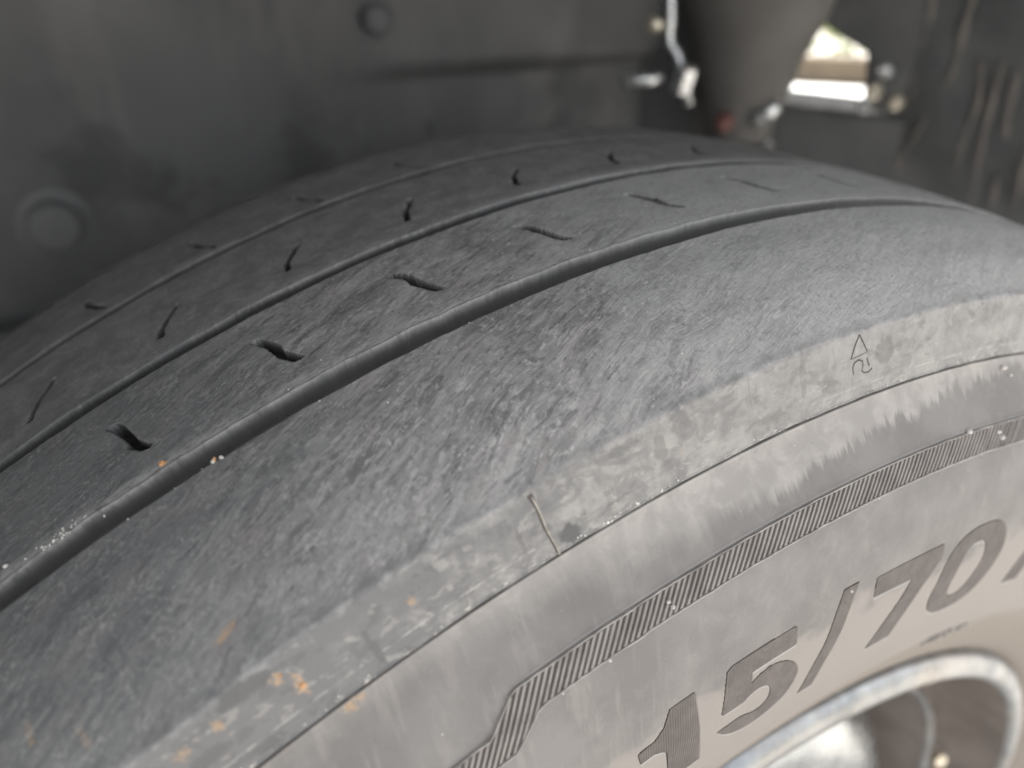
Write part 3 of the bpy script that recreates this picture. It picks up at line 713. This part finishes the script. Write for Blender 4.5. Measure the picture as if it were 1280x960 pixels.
# low rendered wall, and leafy hedge behind it, seen through the gap under the car
M_WALL = generic("beige_render", (.27, .21, .15), (.34, .27, .19), 3, .85, 0, .3, .002, .3)
M_KERBW = generic("white_kerb_paint", (.76, .77, .76), (.84, .85, .84), 6, .7, 0, .2, .002, .3)
vdir = Vector((.77, .64, 0)); side = Vector((.64, -.77, 0))
def obox(name, dist, w_, d_, z0, z1, mat, parent=None, bevel=.02, off=0.0):
    c_ = Vector((-.13, -.18, 0)) + vdir * dist + side * off; c_.z = (z0 + z1) / 2
    mb = MB(); mb.box(c_, (w_, d_, z1 - z0), Matrix((( side.x, vdir.x, 0), (side.y, vdir.y, 0), (0, 0, 1))), bevel); return mb.build(name, mat, parent, True, 40)
tag(obox("kerb", 5.08, 9, .58, -.004, .05, M_KERBW), "white painted kerb lit by the sun beyond the car", "kerb")
w_o = obox("garden_wall", 5.86, 12, .15, -.004, .145, M_WALL); tag(w_o, "low beige rendered wall beyond the white kerb", "wall")
cp = obox("coping", 5.86, 12, .18, .145, .160, M_WALL, None); cp.parent = w_o
k = NT("hedge_leaf"); co = k.n("ShaderNodeTexCoord").outputs['Object']
M_KSHADOW = generic("painted_kerb_shadow", (.05, .042, .035), (.09, .075, .06), 5, .9, 0, .3, .004, .2)
M_LEAF = k.out(k.mix(k.ramp(k.noise(co, 6, 4, .6), .35, .65), (.10, .16, .03), (.36, .38, .13)), .5)
tag(obox("kerb_shadow_strip", 5.57, 9, .36, -.003, .015, M_KSHADOW, None, .002), kind='structure')  # added dark strip standing in for the shadow behind the kerb
hm = bmesh.new()
base_c = Vector((-.13, -.18, 0)) + vdir * 6.28
for i in range(9000):
    d = random.uniform(-4.5, 4.5); y_ = random.uniform(-.26, .3); z_ = random.uniform(.0, .95 + .25 * math.sin(d * 2.3) + .12 * math.sin(d * 7))
    p_ = base_c + side * d + vdir * y_ + Vector((0, 0, z_))
    a = Vector((random.gauss(0, 1), random.gauss(0, 1), random.gauss(0, 1))).normalized(); b = a.orthogonal().normalized() * .022; a = a * .045
    v = [hm.verts.new(p_ + q) for q in (-a, b, a, -b)]; hm.faces.new(v)
me = bpy.data.meshes.new("leaves"); hm.to_mesh(me); hm.free()
hedge = empty("hedge", base_c); tag(hedge, "sunlit yellow green hedge above the low beige wall", "hedge")
lo = link("foliage", me, hedge, M_LEAF); lo.matrix_parent_inverse = Matrix.Translation(-base_c); lo['kind'] = 'stuff'

# ------------------------------------------------------------------ the car around the wheel
body = empty("parked_car", (0, 0, .6)); tag(body, "grey car bodywork above and behind the wheel", "car")
pinv = Matrix.Translation((0, 0, -.6))
def bpart(o): o.parent = body; o.matrix_parent_inverse = pinv; return o
# outer wing skin with a round arch opening
def arch_profile(n=40, r_=.50, a0=-100, a1=100):
    return [Vector((r_ * math.sin(R(a0 + (a1 - a0) * i / n)), 0, HUB + r_ * math.cos(R(a0 + (a1 - a0) * i / n)))) for i in range(n + 1)]
mb = MB(); ap = arch_profile(40, .56, -92, 92)
out_, in_ = [], []
for p_ in ap:
    out_.append(Vector((p_.x, -.150, p_.z)))
top_ = [Vector((p_.x * 1.9, -.158, max(p_.z + .2, 1.05))) for p_ in ap]
mb.rings([[Vector((p_.x, -.120, p_.z + .004)) for p_ in ap], out_, [v + Vector((0, -.006, .012)) for v in out_], top_], closed=False)
bpart(mb.build("wing", M_BODY, None, True, 40))
mb = MB(); mb.box((.2, .72, 1.08), (2.4, 1.72, .06), None, .02); bpart(mb.build("bonnet", M_BODY))
mb = MB(); mb.box((.5, 1.60, .83), (2.6, .04, .50), None, .01); bpart(mb.build("far_wing", M_BODY))
mb = MB(); mb.box((-1.02, .72, .68), (.06, 1.7, .78), None, .01); bpart(mb.build("bulkhead", M_PANEL))

# inner wing panel: pressed sheet with a step, a crease and a flange
liner_r = .60
panel = empty("inner_wing_panel", (0, .30, .45)); tag(panel, "blurred dusty dark grey inner wing panel behind the tyre", "panel")
def child(o, par):
    o.parent = par; o.matrix_parent_inverse = Matrix.Translation(-Vector(par.location)); return o
def panel_y(x, z):
    y = .30
    y -= .020 * (1 - float(sstep(-.06, .05, x)))       # left field stands proud
    y += .018 * (1 - float(sstep(.682, .698, z))) * float(sstep(-.03, .12, x))                    # crease, recessed below
    y += .02 * (1 - float(sstep(.40, .66, z)))                                                    # flares towards the tyre low down
    y += .010 * math.sin(x * 9 + 1) * .5
    return y
xs = list(np.linspace(-.95, -.06, 30)) + list(np.linspace(-.055, .13, 40)) + list(np.linspace(.135, .262, 14))
zs = list(np.linspace(.30, .66, 26)) + list(np.linspace(.664, .71, 24)) + list(np.linspace(.715, 1.05, 20))
mb = MB(); mb.rings([[Vector((x, panel_y(x, z), z)) for z in zs] for x in xs], closed=False)
o = mb.build("pressed_sheet", M_PANEL2, None, True)
child(o, panel)
md = o.modifiers.new("thick", 'SOLIDIFY'); md.thickness = .002
def bolt(x, z, r_, mat, parent, y=None):
    y = panel_y(x, z) if y is None else y
    mb = MB(); mb.lathe((x, y, z), (0, -1, 0), [(-.002, r_ * 1.5), (.002, r_ * 1.5), (.003, r_ * 1.35)], 28); w_ = child(mb.build("washer", M_PANEL, None, True, 40), parent)
    mb = MB(); mb.lathe((x, y, z), (0, -1, 0), [(.003, r_), (.010, r_), (.012, r_ * .8), (.0125, r_ * .3)], 24)
    b = child(mb.build("bolt_head", mat, None, True, 30), parent); return b
M_BOLT = generic("dull_bolt_metal", (.20, .20, .20), (.30, .30, .29), 60, .42, .5, .1, .0003)
bolt(.038, .722, .0085, M_PANEL, panel); bolt(-.158, .632, .013, M_PANEL, panel); bolt(-.178, .565, .013, M_BOLT, panel); bolt(-.42, .66, .013, M_BOLT, panel)
for x, z in ((.078, .652), (.146, .652), (.026, .648)):
    mb = MB(); mb.lathe((x, panel_y(x, z) - .0005, z), (0, -1, 0), [(0, .006), (.0015, .006), (.002, .0045)], 20); child(mb.build("drain_plug", M_BEAM, None, True, 40), panel)
# bottom flange of the panel
mb = MB(); mb.box((-.35, .285, .60 - .02), (1.22, .05, .006), None, .002); child(mb.build("flange", M_PANEL), panel)

# arch liner: plastic shell wrapping the wheel, with moulded beads
liner = empty("arch_liner", (.5, .1, .35)); tag(liner, "dark plastic wheel arch liner with dusty vertical beads, right of the tyre", "arch liner")
def LP(t, y, dr=0.0):
    return Vector(((liner_r - dr) * math.sin(R(t)), y, HUB + (liner_r - dr) * math.cos(R(t))))
def ledge(t): return .225 - .02 * math.sin(R(t) * 3)
mb = MB(); rg = []
for t in np.linspace(-88, 98, 120):
    e = float(np.interp(t, [-88, 20, 40, 48, 62, 67, 98], [.32, .32, .33, .285, .285, .34, .34]))
    rg.append([LP(t, y, -.002 + .003 * math.sin(y * 60 + t * .1)) for y in np.linspace(-.148, e, 24)])
mb.rings(rg, closed=False); o = mb.build("shell", M_LINER, None, True); child(o, liner)
md = o.modifiers.new("thick", 'SOLIDIFY'); md.thickness = .003
BEADS = [[(49.61, 0.2222), (54.03, 0.2363), (56.65, 0.2498), (60.71, 0.2609), (63.57, 0.292), (67.82, 0.3101), (70.42, 0.3163)], [(49.5, 0.1875), (53.19, 0.2037), (56.84, 0.2167), (60.64, 0.2381), (65.55, 0.2679), (68.21, 0.2788)], [(55.99, 0.1932), (59.68, 0.198), (64.01, 0.2137), (69.2, 0.219)], [(55.77, 0.1752), (60.7, 0.1895), (64.98, 0.1982), (70.37, 0.2031)], [(55.89, 0.1626), (60.12, 0.1729), (62.75, 0.1752)], [(65.85, 0.1801), (69.83, 0.184)], [(62.73, 0.1564), (70.04, 0.1643)], [(54.4, 0.1469), (58.48, 0.1536), (62.73, 0.1564)]]
for i, L in enumerate(BEADS):
    pts = [Vector(LP(t_, y_, .001)) for t_, y_ in L]
    pts = catmull(pts, 8); n_ = len(pts)
    mb = MB(); mb.tube(pts, [(.0023 + .0007 * math.sin(q * .7 + i)) * min(1, .25 + q / 3, .25 + (n_ - 1 - q) / 3) for q in range(n_)], 8); child(mb.build("moulded_bead", M_STREAK, None, True), liner)

# suspension boot (tapered, ribbed faintly) right of the panel
boot = empty("suspension_boot", (.33, .30, .60)); tag(boot, "blurred brown grey tapered rubber boot hanging between panel and bright gap", "boot")
pf = [(0, .019), (.004, .023), (.018, .0255), (.06, .0375), (.10, .051), (.13, .057), (.19, .064), (.30, .068), (.42, .070)]
mb = MB(); mb.lathe((.306, .254, .628), (.03, .0, 1), [(h, r_ + .0008 * math.sin(h * 160)) for h in np.linspace(0, .42, 60) for r_ in [float(np.interp(h, [q[0] for q in pf], [q[1] for q in pf]))]], 48)
child(mb.build("cone", M_BOOT, None, True, 60), boot)
mb = MB(); mb.lathe((.306, .254, .628), (.03, .0, 1), [(-.05, .012), (-.012, .012), (-.01, .021), (.002, .021)], 28); child(mb.build("stem", M_BEAM, None, True, 40), boot)
mb = MB(); mb.lathe((.306, .254, .628), (.03, .0, 1), [(-.004, .0265), (-.003, .029), (.003, .029), (.004, .0265)], 28); child(mb.build("clamp_ring", M_BEAM, None, True, 40), boot)

# chassis beam that crosses under the bright gap
beam = empty("chassis_beam", (.65, .42, .50)); tag(beam, "black chassis beam crossing below the bright gap", "beam")
def quadbox(name, pts8, mat, par, bevel=.003):
    bm = bmesh.new(); v = [bm.verts.new(p_) for p_ in pts8]
    for f in ((0, 1, 2, 3), (7, 6, 5, 4), (0, 4, 5, 1), (1, 5, 6, 2), (2, 6, 7, 3), (3, 7, 4, 0)): bm.faces.new([v[i] for i in f])
    bmesh.ops.recalc_face_normals(bm, faces=bm.faces); bmesh.ops.bevel(bm, geom=bm.edges[:], offset=bevel, segments=2, affect='EDGES')
    me = bpy.data.meshes.new(name); bm.to_mesh(me); bm.free(); o = link(name, me, None, mat, True); me.set_sharp_from_angle(angle=R(40))
    return child(o, par) if par else o
PLATE = [(0.401, 0.291, 0.769), (0.410, 0.279, 0.709), (0.420, 0.265, 0.698), (0.432, 0.248, 0.688), (0.431, 0.241, 0.649), (0.436, 0.234, 0.646), (0.448, 0.216, 0.644), (0.453, 0.219, 0.693), (0.450, 0.229, 0.768)]
BEAM = [(0.323, 0.396, 0.646), (0.405, 0.319, 0.643), (0.474, 0.229, 0.637), (0.474, 0.229, 0.477), (0.405, 0.319, 0.483), (0.323, 0.396, 0.486)]
HOSE = [(0.220, 0.246, 0.744), (0.221, 0.243, 0.721), (0.221, 0.242, 0.707), (0.225, 0.237, 0.698), (0.228, 0.232, 0.683), (0.237, 0.234, 0.667)]
PIN = [(0.305, 0.222, 0.659), (0.299, 0.227, 0.653), (0.282, 0.244, 0.649)]
def slab(name, front, thick, mat, par, bevel=.0015):
    """polygon with thickness, pushed away along vdir"""
    bm = bmesh.new(); v = [bm.verts.new(p_) for p_ in front]; f = bm.faces.new(v)
    r = bmesh.ops.extrude_face_region(bm, geom=[f])
    for q in r['geom']:
        if isinstance(q, bmesh.types.BMVert): q.co += vdir * thick
    bmesh.ops.recalc_face_normals(bm, faces=bm.faces)
    bmesh.ops.bevel(bm, geom=bm.edges[:], offset=bevel, segments=2, affect='EDGES')
    me = bpy.data.meshes.new(name); bm.to_mesh(me); bm.free(); o = link(name, me, None, mat, True); me.set_sharp_from_angle(angle=R(40))
    return child(o, par) if par else o
slab("beam_web", BEAM, .09, M_BEAM, beam, .003)
plate = empty("mounting_plate", (.45, .27, .65)); tag(plate, "dark notched mounting plate edging the bright gap on its right", "bracket")
slab("plate", PLATE, .004, M_BEAM, plate)
for (x, y, z), r_, m_ in (((.419, .219, .679), .0055, M_STEEL), ((.416, .223, .664), .0065, M_BRASS), ((.413, .227, .653), .006, M_STEEL), ((.426, .209, .657), .006, M_BRASS)):
    mb = MB(); mb.lathe((x, y, z), -vdir, [(-.012, r_ * .7), (0, r_ * .7), (.001, r_), (.005, r_), (.007, r_ * .7)], 16); child(mb.build("plated_bolt", m_, None, True, 40), plate)
# brake hose with plated clips on the left of the boot
hose = empty("brake_hose", (.225, .24, .69)); tag(hose, "shiny plated brake pipe bending down just left of the rubber boot", "brake pipe")
mb = MB(); mb.tube(catmull(HOSE, 8), .0032, 14); child(mb.build("pipe", M_STEEL, None, True), hose)
mb = MB(); mb.lathe(HOSE[4], (.1, -.2, 1), [(-.010, .004), (-.008, .0075), (.008, .0075), (.010, .004)], 6); child(mb.build("union_nut", M_STEEL, None, True, 30), hose)
mb = MB(); mb.lathe((.212, .248, .716), -vdir, [(-.01, .004), (0, .004), (.001, .0055), (.004, .0055), (.006, .003)], 18); child(mb.build("clip", M_BRASS, None, True, 40), hose)
rod = MB(); rod.tube([(.196, .258, .6815), (.208, .250, .6822), (.2195, .243, .6845)], .0042, 14); o = rod.build("plated_rod", M_STEEL, None, True); tag(o, "short bright plated rod at the foot of the wing panel", "rod")
back = MB(); back.box((.30, .335, .58), (.16, .02, .60), Matrix.Rotation(R(-40), 3, 'Z'), .004); o = back.build("suspension_tower", M_BEAM, None, True, 40); tag(o, "dark suspension tower between the wing panel and the rubber boot", "bracket")
fit_ = empty("lower_joint", (.29, .22, .65)); tag(fit_, "small blurred lower joint with red seal and bright pin under the boot", "joint")
for nm, p_, r_, m_ in (("pin", PIN[0], .0055, M_STEEL), ("collar", PIN[1], .007, M_BOLT), ("seal", PIN[2], .0065, M_RED)):
    mb = MB(); mb.lathe(p_, (.5, -.4, .7), [(-.006, r_ * .5), (-.004, r_), (.004, r_), (.007, r_ * .5)], 20); child(mb.build(nm, m_, None, True, 50), fit_)
